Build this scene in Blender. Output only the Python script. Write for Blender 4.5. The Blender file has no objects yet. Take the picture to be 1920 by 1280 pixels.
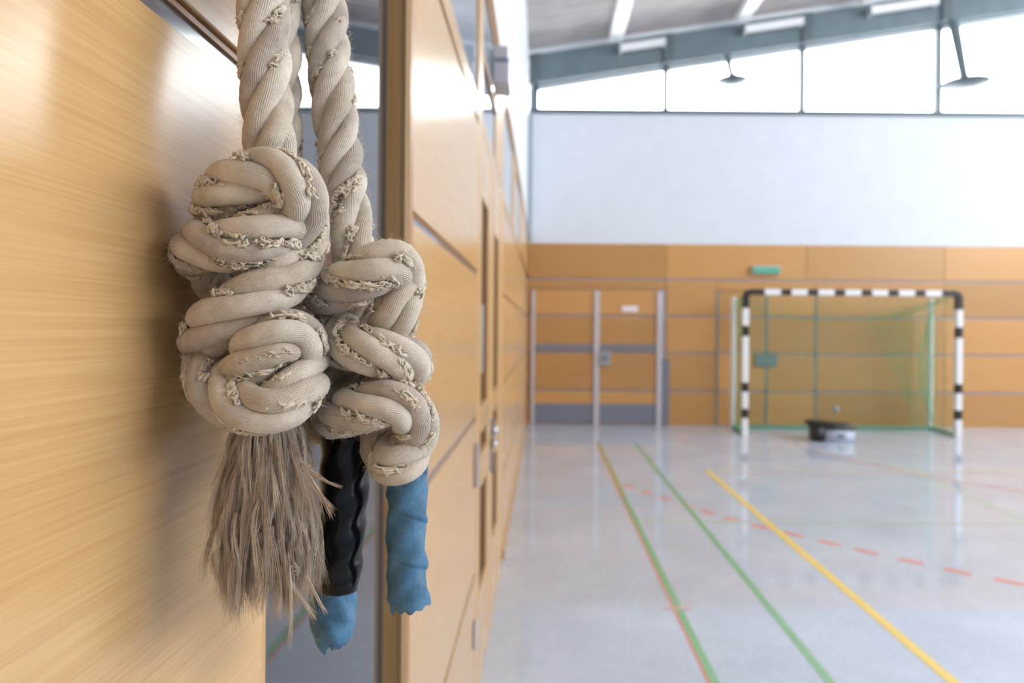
import bpy, bmesh, math, random
import numpy as np
from mathutils import Vector, Matrix

random.seed(7)
rng = np.random.default_rng(7)
S = bpy.context.scene
COL = S.collection
PI = math.pi

# ------------------------------------------------------------------ camera
F = 1300.0                       # focal length in pixels of the 1920 wide frame
VPX, VPY = 1018.0, 618.0         # vanishing point of the hall's long direction
CAMZ = 1.48
ROLL = 0.0079
cam = bpy.data.cameras.new('camera')
cam_o = bpy.data.objects.new('camera', cam)
COL.objects.link(cam_o)
cam.sensor_width = 36.0
cam.lens = F / 1920 * 36
cam.shift_x = (960 - VPX) / 1920
cam.shift_y = (VPY - 640) / 1920
cam.clip_start = 0.02
cam_o.location = (0, 0, CAMZ)
cam_o.rotation_euler = (PI / 2, -ROLL, 0)
cam.dof.use_dof = True
cam.dof.focus_distance = 0.437
cam.dof.aperture_fstop = 6.5
S.camera = cam_o

# ------------------------------------------------------------------ world and exposure
W = bpy.data.worlds.new('overcast_sky')
S.world = W
W.use_nodes = True
bg = W.node_tree.nodes['Background']
bg.inputs[0].default_value = (0.94, 0.97, 1.0, 1)
bg.inputs[1].default_value = 13.0
S.view_settings.view_transform = 'Standard'
S.view_settings.look = 'None'
S.view_settings.exposure = 0.0
S.view_settings.gamma = 1.0
S.view_settings.use_curve_mapping = False

# hall dimensions
WX = -0.25        # face of the left wall
FY = 10.9         # face of the far wall
RX = 14.0         # right wall
BY = -8.0         # back wall
SLOPE = 0.158


def zc(x):
    """underside of the sloping ceiling"""
    return 5.80 + SLOPE * (x - WX)


def portal(name, loc, rot, sx, sy):
    l = bpy.data.lights.new(name, 'AREA')
    l.shape = 'RECTANGLE'
    l.size, l.size_y = sx, sy
    l.cycles.is_portal = True
    o = bpy.data.objects.new(name, l)
    COL.objects.link(o)
    o.location = loc
    o.rotation_euler = rot
    return o


portal('daylight_far_windows', (6.9, FY + 0.25, 6.2), (-PI / 2, 0, 0), 14.4, 2.8)
portal('daylight_right_windows', (RX + 0.25, 1.4, 5.85), (0, PI / 2, 0), 3.6, 18.6)


def at(px, py, Y):
    """photograph pixel + distance along the hall -> point in the hall"""
    dx, dy = px - VPX, py - VPY
    dx0, dy0 = dx + ROLL * dy, dy - ROLL * dx
    return Vector((dx0 * Y / F, Y, CAMZ - dy0 * Y / F))


def ground(px, py):
    dx, dy = px - VPX, py - VPY
    dx0, dy0 = dx + ROLL * dy, dy - ROLL * dx
    Y = CAMZ * F / dy0
    return Vector((dx0 * Y / F, Y, 0))


# ------------------------------------------------------------------ materials
def mat(name):
    m = bpy.data.materials.new(name)
    m.use_nodes = True
    nt = m.node_tree
    b = nt.nodes['Principled BSDF']
    return m, nt, b


def nd(nt, typ, **kw):
    n = nt.nodes.new(typ)
    for k, v in kw.items():
        if hasattr(n, k):
            setattr(n, k, v)
        else:
            n.inputs[k].default_value = v
    return n


def ramp(nt, stops):
    r = nt.nodes.new('ShaderNodeValToRGB')
    el = r.color_ramp.elements
    while len(el) < len(stops):
        el.new(0.5)
    for e, (p, c) in zip(el, stops):
        e.position = p
        e.color = (*c, 1)
    return r


def plain(name, col, rough=0.5, metal=0.0, spec=0.5, noise=0.0, nscale=20, bump=0.0):
    m, nt, b = mat(name)
    b.inputs['Roughness'].default_value = rough
    b.inputs['Metallic'].default_value = metal
    b.inputs['Specular IOR Level'].default_value = spec
    tc = nd(nt, 'ShaderNodeTexCoord')
    no = nd(nt, 'ShaderNodeTexNoise', Scale=nscale, Detail=4.0)
    nt.links.new(tc.outputs['Object'], no.inputs['Vector'])
    d = noise
    r = ramp(nt, [(0.3, tuple(c * (1 - d) for c in col)), (0.7, tuple(min(1, c * (1 + d)) for c in col))])
    nt.links.new(no.outputs[0], r.inputs[0])
    nt.links.new(r.outputs[0], b.inputs['Base Color'])
    if bump:
        bp = nd(nt, 'ShaderNodeBump', Strength=1.0, Distance=bump)
        nt.links.new(no.outputs[0], bp.inputs['Height'])
        nt.links.new(bp.outputs[0], b.inputs['Normal'])
    return m


def wood(name, axis, dark, mid, light, rough=0.3, fine=110.0, var=0.12, coat=0.0, aniso=0.0, spec=0.5):
    """veneer with straight grain running along `axis`"""
    m, nt, b = mat(name)
    tc = nd(nt, 'ShaderNodeTexCoord')
    oi = nd(nt, 'ShaderNodeObjectInfo')
    mp = nd(nt, 'ShaderNodeMapping')
    sc = [1.0, 1.0, 1.0]
    for k in range(3):
        sc[k] = 1.6 if k == axis else 105.0
    mp.inputs['Scale'].default_value = sc
    nt.links.new(tc.outputs['Object'], mp.inputs['Vector'])
    cmb = nd(nt, 'ShaderNodeVectorMath', operation='MULTIPLY')
    cmb.inputs[1].default_value = (37, 53, 71)
    nt.links.new(oi.outputs['Random'], cmb.inputs[0])
    nt.links.new(cmb.outputs[0], mp.inputs['Location'])
    n1 = nd(nt, 'ShaderNodeTexNoise', Scale=1.0, Detail=6.0, Roughness=0.62)
    nt.links.new(mp.outputs[0], n1.inputs['Vector'])
    mp2 = nd(nt, 'ShaderNodeMapping')
    mp2.inputs['Scale'].default_value = [6.0 if k == axis else fine * 2.2 for k in range(3)]
    nt.links.new(tc.outputs['Object'], mp2.inputs['Vector'])
    n2 = nd(nt, 'ShaderNodeTexNoise', Scale=1.0, Detail=3.0, Roughness=0.7)
    nt.links.new(mp2.outputs[0], n2.inputs['Vector'])
    mix = nd(nt, 'ShaderNodeMath', operation='MULTIPLY_ADD')
    mix.inputs[1].default_value = 0.6
    nt.links.new(n2.outputs[0], mix.inputs[0])
    half = nd(nt, 'ShaderNodeMath', operation='MULTIPLY')
    half.inputs[1].default_value = 0.4
    nt.links.new(n1.outputs[0], half.inputs[0])
    nt.links.new(half.outputs[0], mix.inputs[2])
    r = ramp(nt, [(0.29, dark), (0.5, mid), (0.71, light)])
    nt.links.new(mix.outputs[0], r.inputs[0])
    hsv = nd(nt, 'ShaderNodeHueSaturation')
    vv = nd(nt, 'ShaderNodeMapRange')
    vv.inputs['To Min'].default_value = 1 - var
    vv.inputs['To Max'].default_value = 1 + var
    nt.links.new(oi.outputs['Random'], vv.inputs['Value'])
    nt.links.new(vv.outputs[0], hsv.inputs['Value'])
    nt.links.new(r.outputs[0], hsv.inputs['Color'])
    nt.links.new(hsv.outputs[0], b.inputs['Base Color'])
    b.inputs['Roughness'].default_value = rough
    b.inputs['Specular IOR Level'].default_value = spec
    if aniso:
        b.inputs['Anisotropic'].default_value = aniso
        tg = nd(nt, 'ShaderNodeCombineXYZ')
        tg.inputs['Z'].default_value = 1.0
        nt.links.new(tg.outputs[0], b.inputs['Tangent'])
    if coat:
        b.inputs['Coat Weight'].default_value = coat
        b.inputs['Coat Roughness'].default_value = 0.12
    bp = nd(nt, 'ShaderNodeBump', Strength=0.02, Distance=0.0004)
    nt.links.new(n2.outputs[0], bp.inputs['Height'])
    nt.links.new(bp.outputs[0], b.inputs['Normal'])
    return m


OAK = ((0.49, 0.275, 0.108), (0.57, 0.345, 0.148), (0.63, 0.405, 0.19))
OAKF = ((0.44, 0.215, 0.065), (0.54, 0.28, 0.095), (0.60, 0.335, 0.125))
M = {}
M['oak_side'] = wood('oak_veneer_side', 1, *OAK, rough=0.20, var=0.05, aniso=0.45, spec=0.65, fine=200.0)
M['oak_far'] = wood('oak_veneer_far', 0, *OAKF, rough=0.34, var=0.13)
M['oak_post'] = wood('oak_solid_upright', 2, *OAK, rough=0.3, var=0.05)
M['oak_lip'] = wood('oak_varnished_lip', 2, (0.60, 0.40, 0.20), (0.70, 0.50, 0.28), (0.76, 0.57, 0.34), rough=0.2, var=0.03, spec=0.8)
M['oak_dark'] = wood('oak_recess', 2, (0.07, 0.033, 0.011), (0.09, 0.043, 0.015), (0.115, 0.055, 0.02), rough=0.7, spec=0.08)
M['oak_edge'] = wood('oak_edge_band', 2, (0.30, 0.13, 0.04), (0.36, 0.16, 0.05), (0.42, 0.20, 0.07), rough=0.4)
M['plaster'] = plain('white_plaster', (0.70, 0.745, 0.81), 0.7, noise=0.02, nscale=3)
M['gloss_white'] = plain('white_gloss_paint', (0.84, 0.87, 0.89), 0.32, noise=0.01, nscale=3)
M['groove'] = plain('groove_strip_metal', (0.20, 0.19, 0.21), 0.10, metal=0.0, spec=1.0, noise=0.03)
M['groove_far'] = plain('groove_strip_grey', (0.42, 0.37, 0.38), 0.35, spec=0.6, noise=0.03)
M['frame_grey'] = plain('window_frame_grey', (0.11, 0.145, 0.165), 0.5, noise=0.06, nscale=6)
M['corner'] = plain('corner_strip_blue_grey', (0.36, 0.43, 0.48), 0.5, noise=0.03)
M['beam'] = plain('beam_grey_paint', (0.15, 0.20, 0.225), 0.55, noise=0.10, nscale=4)
M['flange'] = plain('pale_flange_paint', (0.78, 0.83, 0.86), 0.5, noise=0.04)
M['ceil'] = plain('ceiling_board_grey', (0.48, 0.435, 0.43), 0.7, noise=0.12, nscale=3)
M['white'] = plain('white_paint', (0.85, 0.85, 0.86), 0.4, noise=0.01)
M['black'] = plain('black_paint', (0.012, 0.012, 0.013), 0.35, noise=0.05)
M['steel'] = plain('brushed_steel', (0.55, 0.56, 0.60), 0.3, metal=0.9, noise=0.05, nscale=60)
M['alu'] = plain('pale_aluminium_strip', (0.60, 0.565, 0.60), 0.4, metal=0.2, noise=0.03)
M['slate'] = plain('slate_grey_plate', (0.20, 0.215, 0.27), 0.4, noise=0.04)
M['dark_plate'] = plain('dark_green_grey_plate', (0.17, 0.23, 0.23), 0.4, noise=0.08)
M['exit_green'] = plain('green_sign_face', (0.10, 0.42, 0.29), 0.35, noise=0.06, nscale=30)
M['pale'] = plain('pale_sign_plastic', (0.80, 0.76, 0.80), 0.4, noise=0.02)
M['curtain'] = plain('added_curtain_grey', (0.36, 0.37, 0.38), 0.8, noise=0.1, nscale=3)
M['net'] = plain('green_net_cord', (0.13, 0.42, 0.20), 0.8, noise=0.1)
M['net_base'] = plain('green_base_tube', (0.10, 0.36, 0.24), 0.5, noise=0.08)
M['box_grey'] = plain('pale_blue_grey_box_board', (0.52, 0.57, 0.70), 0.5, noise=0.04)
M['box_black'] = plain('black_padded_vinyl', (0.02, 0.019, 0.018), 0.5, noise=0.1, bump=0.001)
M['tape_red'] = plain('red_court_paint', (0.78, 0.24, 0.17), 0.35, noise=0.06)
M['tape_redpale'] = plain('worn_red_court_paint', (0.68, 0.42, 0.36), 0.35, noise=0.05)
M['tape_green'] = plain('green_court_paint', (0.20, 0.44, 0.21), 0.35, noise=0.08)
M['tape_olive'] = plain('olive_court_paint', (0.36, 0.40, 0.12), 0.35, noise=0.08)
M['tape_greenpale'] = plain('worn_green_court_paint', (0.46, 0.57, 0.45), 0.35, noise=0.05)
M['tape_yellow'] = plain('yellow_court_paint', (0.86, 0.62, 0.12), 0.35, noise=0.04)
M['tape_yellowpale'] = plain('worn_yellow_court_paint', (0.66, 0.60, 0.42), 0.35, noise=0.04)


def floor_material():
    m, nt, b = mat('grey_sports_linoleum')
    tc = nd(nt, 'ShaderNodeTexCoord')
    n1 = nd(nt, 'ShaderNodeTexNoise', Scale=1.6, Detail=7.0, Roughness=0.65)
    n2 = nd(nt, 'ShaderNodeTexNoise', Scale=28.0, Detail=4.0, Roughness=0.7)
    for n in (n1, n2):
        nt.links.new(tc.outputs['Object'], n.inputs['Vector'])
    add = nd(nt, 'ShaderNodeMath', operation='MULTIPLY_ADD')
    add.inputs[1].default_value = 0.45
    nt.links.new(n2.outputs[0], add.inputs[0])
    h = nd(nt, 'ShaderNodeMath', operation='MULTIPLY')
    h.inputs[1].default_value = 0.55
    nt.links.new(n1.outputs[0], h.inputs[0])
    nt.links.new(h.outputs[0], add.inputs[2])
    r = ramp(nt, [(0.36, (0.47, 0.53, 0.62)), (0.52, (0.54, 0.60, 0.70)), (0.66, (0.62, 0.69, 0.79))])
    nt.links.new(add.outputs[0], r.inputs[0])
    nt.links.new(r.outputs[0], b.inputs['Base Color'])
    b.inputs['Roughness'].default_value = 0.075
    b.inputs['Specular IOR Level'].default_value = 0.5
    return m


def glass_pane():
    """thin clear pane: lets light straight through and mirrors at grazing angles"""
    m = bpy.data.materials.new('thin_clear_glass')
    m.use_nodes = True
    nt = m.node_tree
    nt.nodes.clear()
    out = nd(nt, 'ShaderNodeOutputMaterial')
    tr = nd(nt, 'ShaderNodeBsdfTransparent')
    tr.inputs[0].default_value = (0.95, 0.97, 0.97, 1)
    gl = nd(nt, 'ShaderNodeBsdfGlossy')
    gl.inputs['Roughness'].default_value = 0.01
    fr = nd(nt, 'ShaderNodeFresnel', IOR=1.45)
    mx = nd(nt, 'ShaderNodeMixShader')
    nt.links.new(fr.outputs[0], mx.inputs[0])
    nt.links.new(tr.outputs[0], mx.inputs[1])
    nt.links.new(gl.outputs[0], mx.inputs[2])
    nt.links.new(mx.outputs[0], out.inputs[0])
    return m


def dark_glass():
    m, nt, b = mat('dark_backed_glass')
    b.inputs['Base Color'].default_value = (0.03, 0.032, 0.04, 1)
    b.inputs['Roughness'].default_value = 0.015
    b.inputs['IOR'].default_value = 1.9
    return m


M['floor'] = floor_material()
M['glass'] = glass_pane()
M['mirror_glass'] = dark_glass()
M['pale_glass'] = plain('pale_backed_glass', (0.30, 0.36, 0.43), 0.02, spec=0.8, noise=0.01)


# ------------------------------------------------------------------ helpers
def link(o, parent=None, label=None, cat=None, group=None, kind=None):
    COL.objects.link(o)
    if parent is not None:
        o.parent = parent
    if label:
        o['label'] = label
    if cat:
        o['category'] = cat
    if group:
        o['group'] = group
    if kind:
        o['kind'] = kind
    return o


def from_bm(name, bm, m, parent=None, smooth=False, loc=None, **kw):
    me = bpy.data.meshes.new(name)
    bm.to_mesh(me)
    bm.free()
    if smooth:
        for p in me.polygons:
            p.use_smooth = True
    me.materials.append(m)
    o = bpy.data.objects.new(name, me)
    if loc is not None:
        o.location = loc
    return link(o, parent, **kw)


def empty(name, loc, **kw):
    o = bpy.data.objects.new(name, None)
    o.location = loc
    o.empty_display_size = 0.1
    return link(o, **kw)


def box(name, x0, x1, y0, y1, z0, z1, m, parent=None, bev=0.0, seg=1, **kw):
    """a bevelled box whose corners are given in hall coordinates"""
    c = Vector(((x0 + x1) / 2, (y0 + y1) / 2, (z0 + z1) / 2))
    bm = bmesh.new()
    bmesh.ops.create_cube(bm, size=1)
    bmesh.ops.scale(bm, vec=(abs(x1 - x0), abs(y1 - y0), abs(z1 - z0)), verts=bm.verts)
    if bev:
        bmesh.ops.bevel(bm, geom=list(bm.edges), offset=bev, segments=seg, affect='EDGES')
    loc = c - parent.location if parent is not None else c
    return from_bm(name, bm, m, parent, loc=loc, **kw)


def quadmesh(name, verts, faces, m, parent=None, smooth=False, **kw):
    me = bpy.data.meshes.new(name)
    off = parent.location if parent is not None else Vector((0, 0, 0))
    me.from_pydata([tuple(Vector(v) - off) for v in verts], [], faces)
    me.update()
    bm = bmesh.new()
    bm.from_mesh(me)
    bmesh.ops.recalc_face_normals(bm, faces=bm.faces)
    bm.to_mesh(me)
    bm.free()
    if smooth:
        for p in me.polygons:
            p.use_smooth = True
    me.materials.append(m)
    return link(bpy.data.objects.new(name, me), parent, **kw)


def prism_xz(name, poly, y0, y1, m, parent=None, **kw):
    """polygon in the x-z plane pulled from y0 to y1"""
    n = len(poly)
    v = [(x, y0, z) for x, z in poly] + [(x, y1, z) for x, z in poly]
    f = [tuple(range(n)), tuple(range(2 * n - 1, n - 1, -1))]
    f += [(i, (i + 1) % n, n + (i + 1) % n, n + i) for i in range(n)]
    return quadmesh(name, v, f, m, parent, **kw)


def tubes_mesh(paths, radii, sides=5):
    """many tubes in one go. paths: (n, k, 3) array, radii: (n, k) -> verts, quads"""
    P = np.asarray(paths, float)
    Rr = np.asarray(radii, float)
    n, k, _ = P.shape
    T = np.gradient(P, axis=1)
    T /= np.linalg.norm(T, axis=2, keepdims=True) + 1e-12
    ref = np.zeros_like(T)
    ref[..., 0] = 0.577
    ref[..., 1] = 0.577
    ref[..., 2] = -0.577
    bad = np.abs((T * ref).sum(2)) > 0.95
    ref[bad] = (1, 0, 0)
    N = np.cross(T, ref)
    N /= np.linalg.norm(N, axis=2, keepdims=True) + 1e-12
    B = np.cross(T, N)
    a = np.arange(sides) / sides * 2 * PI
    V = (P[:, :, None, :] + Rr[:, :, None, None] * (np.cos(a)[None, None, :, None] * N[:, :, None, :]
                                                    + np.sin(a)[None, None, :, None] * B[:, :, None, :]))
    V = V.reshape(-1, 3)
    base = (np.arange(n) * k * sides)[:, None, None]
    i = (np.arange(k - 1) * sides)[None, :, None]
    j = np.arange(sides)[None, None, :]
    j2 = (j + 1) % sides
    Q = np.stack([base + i + j, base + i + j2, base + i + sides + j2, base + i + sides + j], -1).reshape(-1, 4)
    return V, Q


def np_mesh(name, V, Q, m, parent=None, smooth=True, uv=None, **kw):
    me = bpy.data.meshes.new(name)
    off = np.array(parent.location) if parent is not None else np.zeros(3)
    V = np.asarray(V, np.float32) - off.astype(np.float32)
    Q = np.asarray(Q, np.int32)
    me.vertices.add(len(V))
    me.vertices.foreach_set('co', V.ravel())
    nq = Q.shape[1]
    me.loops.add(Q.size)
    me.polygons.add(len(Q))
    me.loops.foreach_set('vertex_index', Q.ravel())
    me.polygons.foreach_set('loop_start', np.arange(len(Q), dtype=np.int32) * nq)
    me.polygons.foreach_set('loop_total', np.full(len(Q), nq, np.int32))
    me.update(calc_edges=True)
    if smooth:
        me.polygons.foreach_set('use_smooth', np.ones(len(Q), bool))
    if uv is not None:
        l = me.uv_layers.new(name='UVMap')
        l.data.foreach_set('uv', np.asarray(uv, np.float32).ravel())
    me.validate()
    me.materials.append(m)
    return link(bpy.data.objects.new(name, me), parent, **kw)


def catmull(pts, step):
    """centripetal-ish Catmull-Rom resampled at even arc length"""
    P = np.array(pts, float)
    P = np.vstack([2 * P[0] - P[1], P, 2 * P[-1] - P[-2]])
    out = []
    for i in range(1, len(P) - 2):
        t = np.linspace(0, 1, 40, endpoint=False)[:, None]
        p0, p1, p2, p3 = P[i - 1], P[i], P[i + 1], P[i + 2]
        out.append(0.5 * ((2 * p1) + (-p0 + p2) * t + (2 * p0 - 5 * p1 + 4 * p2 - p3) * t ** 2
                          + (-p0 + 3 * p1 - 3 * p2 + p3) * t ** 3))
    out.append(P[-2][None, :])
    C = np.vstack(out)
    d = np.r_[0, np.cumsum(np.linalg.norm(np.diff(C, axis=0), axis=1))]
    n = max(3, int(d[-1] / step))
    s = np.linspace(0, d[-1], n)
    R = np.stack([np.interp(s, d, C[:, k]) for k in range(3)], 1)
    # light smoothing
    for _ in range(3):
        R[1:-1] = 0.25 * R[:-2] + 0.5 * R[1:-1] + 0.25 * R[2:]
    return R, s


def frames(C):
    T = np.gradient(C, axis=0)
    T /= np.linalg.norm(T, axis=1, keepdims=True)
    N = np.zeros_like(C)
    n0 = np.array([0, -1, 0.0])
    n0 -= T[0] * n0.dot(T[0])
    N[0] = n0 / np.linalg.norm(n0)
    for i in range(1, len(C)):
        v = N[i - 1] - T[i] * N[i - 1].dot(T[i])
        N[i] = v / np.linalg.norm(v)
    B = np.cross(T, N)
    return T, N, B


# ================================================================== THE HALL
# ---- floor with its painted court lines
fl = quadmesh('floor', [(WX - 0.3, BY - 0.3, -0.05), (RX + 0.3, BY - 0.3, -0.05), (RX + 0.3, FY + 0.3, -0.05), (WX - 0.3, FY + 0.3, -0.05),
                        (WX - 0.3, BY - 0.3, 0), (RX + 0.3, BY - 0.3, 0), (RX + 0.3, FY + 0.3, 0), (WX - 0.3, FY + 0.3, 0)],
              [(0, 3, 2, 1), (4, 5, 6, 7), (0, 1, 5, 4), (1, 2, 6, 5), (2, 3, 7, 6), (3, 0, 4, 7)], M['floor'], kind='structure')
fl['label'] = 'pale grey sports hall floor with painted court lines'


def strip(name, pts, w, m, z=0.0012):
    """painted line: a thin slab following ground points"""
    P = [Vector((p[0], p[1], 0)) for p in pts]
    L, Rt = [], []
    for i, p in enumerate(P):
        d = (P[min(i + 1, len(P) - 1)] - P[max(i - 1, 0)]).normalized()
        n = Vector((-d.y, d.x, 0)) * (w / 2)
        L.append(p + n)
        Rt.append(p - n)
    v, f = [], []
    for l, r in zip(L, Rt):
        v += [(l.x, l.y, z), (r.x, r.y, z)]
    for i in range(len(P) - 1):
        f.append((2 * i, 2 * i + 1, 2 * i + 3, 2 * i + 2))
    return quadmesh(name, v, f, m, fl)


g1a, g1b = ground(1123, 830), ground(1335, 1280)
gx1 = 0.5 * (g1a.x + g1b.x)
strip('court_line', [(gx1, 6.2), (gx1, g1a.y)], 0.04, M['tape_olive'])
strip('court_line', [(gx1, -6.0), (gx1, 6.2)], 0.04, M['tape_green'])
strip('court_line', [(gx1 - 0.027, -6.0), (gx1 - 0.027, g1a.y)], 0.012, M['tape_red'], 0.0011)
g2a, g2b = ground(1190, 830), ground(1560, 1280)
gx2 = 0.5 * (g2a.x + g2b.x)
strip('court_line', [(gx2, -6.0), (gx2, g2a.y)], 0.042, M['tape_green'])
ya, yb = ground(1325, 882), ground(1790, 1280)
yx = 0.5 * (ya.x + yb.x)
strip('court_line', [(yx, -6.0), (yx, ya.y)], 0.055, M['tape_yellow'], 0.0016)
strip('court_line', [(yx - 0.02, ya.y), (11.0, ya.y)], 0.05, M['tape_yellowpale'], 0.0013)
gh = ground(1400, 978)
strip('court_line', [(gx1, gh.y), (11.0, gh.y)], 0.045, M['tape_greenpale'], 0.0010)
cx = ground(1270, 1140)
strip('court_line', [(cx.x - 0.07, cx.y), (cx.x + 0.07, cx.y)], 0.035, M['tape_redpale'], 0.0020)
dash = [(527, 247), (586, 270), (652, 292), (733, 318), (803, 338), (890, 365), (990, 390), (1105, 418), (1230, 447),
        (1363, 478), (1518, 512), (1684, 548), (1866, 584)]
dg = [ground(900 + a / 1.882, 780 + b / 1.882) for a, b in dash]
for i, p in enumerate(dg):
    d = (dg[min(i + 1, len(dg) - 1)] - dg[max(i - 1, 0)]).normalized()
    strip('line_dash', [p - d * 0.075, p + d * 0.075], 0.05, M['tape_red'], 0.0009)
arc = [ground(*q) for q in ((1478, 828), (1515, 838), (1560, 851), (1625, 868), (1700, 884), (1800, 903), (1925, 922), (2100, 940))]
strip('court_line', [(p.x, p.y) for p in arc], 0.05, M['tape_redpale'], 0.0014)
garc = [ground(*q) for q in ((1560, 833), (1620, 851), (1700, 880), (1800, 922), (1920, 975), (2100, 1060))]
strip('court_line', [(p.x, p.y) for p in garc], 0.05, M['tape_greenpale'], 0.0007)

# ---- left wall: backing, panels with recessed grooves, dark glass, door, slots
GZ = [0.555, 1.145, 1.694, 2.262]
GAP = 0.024
wl = empty('wall_left', (WX, 0, 0), kind='structure', label='oak veneer panelled side wall under white gloss plaster')
box('backing', WX - 0.30, WX - 0.10, BY - 0.3, FY + 0.3, 0, 6.4, M['plaster'], wl)
TH = 0.019


def rows(z0, z1):
    cuts = [z0]
    for g in GZ:
        if z0 < g < z1:
            cuts += [g - GAP / 2, g + GAP / 2]
    cuts.append(z1)
    return [(cuts[i], cuts[i + 1]) for i in range(0, len(cuts), 2)]


def panels_left(y0, y1, z0, z1, parent=wl, face=WX, name='panel', bev=0.0012):
    for a, b in rows(z0, z1):
        box(name, face - TH, face, y0, y1, a, b, M['oak_side'], parent, bev)


def groove_strips(y0, y1, parent=wl, face=WX):
    for g in GZ:
        box('groove_strip', face - TH - 0.004, face - 0.007, y0, y1, g - GAP / 2 - 0.004, g + GAP / 2 - 0.0065, M['groove'], parent)
        box('groove_lip', face - TH - 0.004, face - 0.004, y0, y1, g + GAP / 2 - 0.0065, g + GAP / 2 - 0.002, M['oak_edge'], parent)


# substrate behind the panels
box('substrate', WX - 0.10, WX - TH - 0.004, BY, 0.618, 0, 2.96, M['oak_edge'], wl)
panels_left(-0.75, 0.624, 0.08, 2.96)
panels_left(-3.2, -0.756, 0.08, 2.96)
panels_left(BY, -3.206, 0.08, 2.96)
groove_strips(BY, 0.620)
# solid oak lipping on the near panel's free edge
box('edge_lipping', WX - 0.10, WX - 0.0003, 0.6245, 0.632, 0.0, 2.96, M['oak_post'], wl, 0.001)
box('skirting', WX - TH, WX + 0.006, BY, 0.632, 0, 0.08, M['oak_side'], wl, 0.002)
# dark glass behind the ropes
w1 = box('window_1', WX - 0.03, WX - 0.0005, 0.634, 1.098, 0.02, 2.96, M['mirror_glass'], None, 0.0004, kind='structure',
         label='tall dark glass panel mirroring the hall behind the ropes')
# frame upright standing proud of the wall
tr = empty('trim_1', (WX, 1.12, 0), kind='structure', label='oak door frame upright standing proud beside the dark glass')
box('shadow_gap', WX - 0.10, WX - 0.014, 1.0985, 1.1495, 0, 2.96, M['oak_dark'], tr)
box('frame_post', WX - 0.10, -0.2372, 1.153, 1.190, 0, 2.96, M['oak_post'], tr, 0.0015)
box('frame_lip', -0.2370, -0.2238, 1.150, 1.161, 0, 2.96, M['oak_lip'], tr, 0.005, 4)
box('rebate', -0.2370, -0.2245, 1.1615, 1.190, 0, 2.96, M['oak_edge'], tr, 0.001)
# the nearer door
d1 = empty('door_1', (WX, 1.9, 0), kind='structure', label='oak veneered door flush in the side wall beside the ropes')
panels_left(1.192, 2.62, 0.012, 2.262 - GAP / 2, d1, name='door_panel')
groove_strips(1.192, 2.62, d1)
box('door_core', WX - 0.08, WX - TH - 0.004, 1.192, 2.62, 0.012, 2.30, M['oak_edge'], d1)
box('lock_plate', WX + 0.0003, WX + 0.016, 2.55, 2.60, 0.895, 1.06, M['steel'], d1, 0.002)
box('hinge', WX + 0.0003, WX + 0.012, 2.57, 2.60, 0.29, 0.40, M['steel'], d1, 0.003)
# above the door: rail, clerestory panes with oak posts
box('rail', WX - TH, WX, 1.192, 7.4, 2.274, 2.345, M['oak_side'], wl, 0.001)
panes = [(1.20, 1.72), (1.80, 2.62), (2.80, 3.55), (4.25, 5.55), (6.1, 7.3)]
for i, (a, b) in enumerate(panes):
    w = box('window_%d' % (i + 2), WX - 0.02, WX - 0.006, a, b, 2.35, 2.90, M['pale_glass'], None, 0.001, kind='structure')
    w['label'] = 'clerestory pane of blue grey glass high in the side wall'
prev = 1.192
for a, b in panes + [(7.4, 7.4)]:
    if a - prev > 0.01:
        box('clerestory_post', WX - 0.06, WX + 0.002, prev, a, 2.345, 2.905, M['oak_post'], wl, 0.002)
    prev = b
box('clerestory_rail', WX - 0.004, WX + 0.006, 2.80, 3.55, 2.575, 2.60, M['oak_edge'], wl, 0.002)
box('top_rail', WX - TH, WX + 0.004, 1.192, FY, 2.906, 2.96, M['oak_side'], wl, 0.001)
box('top_cap', WX - 0.10, WX + 0.012, BY, FY, 2.962, 2.985, M['oak_edge'], wl, 0.002)
box('clerestory_backing', WX - 0.10, WX - 0.062, 1.192, 7.4, 2.30, 2.96, M['oak_edge'], wl)
panels_left(7.4, FY, 2.345, 2.905)
box('upper_wall', WX - 0.10, WX - 0.004, BY, FY, 2.987, 6.3, M['gloss_white'], wl)
# slotted uprights beyond the door
box('slot_back', WX - 0.10, WX - 0.075, 2.62, 4.35, 0, 2.28, M['oak_dark'], wl)
for (a, b) in ((2.625, 2.81), (3.16, 3.52), (3.88, 4.35)):
    box('upright', WX - 0.075, WX, a, b, 0.0, 2.272, M['oak_post'], wl, 0.002)
for (a, b, tops) in ((2.81, 3.16, (0.40, 2.02)), (3.52, 3.88, (0.40, 1.97))):
    box('slot_infill', WX - 0.074, WX - 0.014, a + 0.001, b - 0.001, tops[0] + 0.001, tops[1] - 0.001, M['oak_dark'], wl)
    box('slot_base', WX - 0.075, WX - 0.001, a, b, 0.0, tops[0], M['oak_side'], wl, 0.002)
    box('slot_head', WX - 0.075, WX - 0.001, a, b, tops[1], 2.272, M['oak_side'], wl, 0.002)
    box('slot_rail', WX - 0.07, WX + 0.004, a, b, 1.06, 1.17, M['oak_side'], wl, 0.003)
    box('slot_block', WX - 0.07, WX + 0.006, a, b, 0.84, 0.97, M['oak_side'], wl, 0.006)
box('lock_strip', WX - 0.012, WX + 0.006, 2.812, 2.84, 1.30, 1.58, M['steel'], wl, 0.002)
lv = box('handle_plate', WX + 0.0003, WX + 0.010, 3.38, 3.44, 0.78, 1.04, M['slate'], wl, 0.002)
bm = bmesh.new()
bmesh.ops.create_cone(bm, cap_ends=True, segments=14, radius1=0.021, radius2=0.021, depth=0.03, matrix=Matrix.Rotation(PI / 2, 4, 'Y'))
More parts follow.
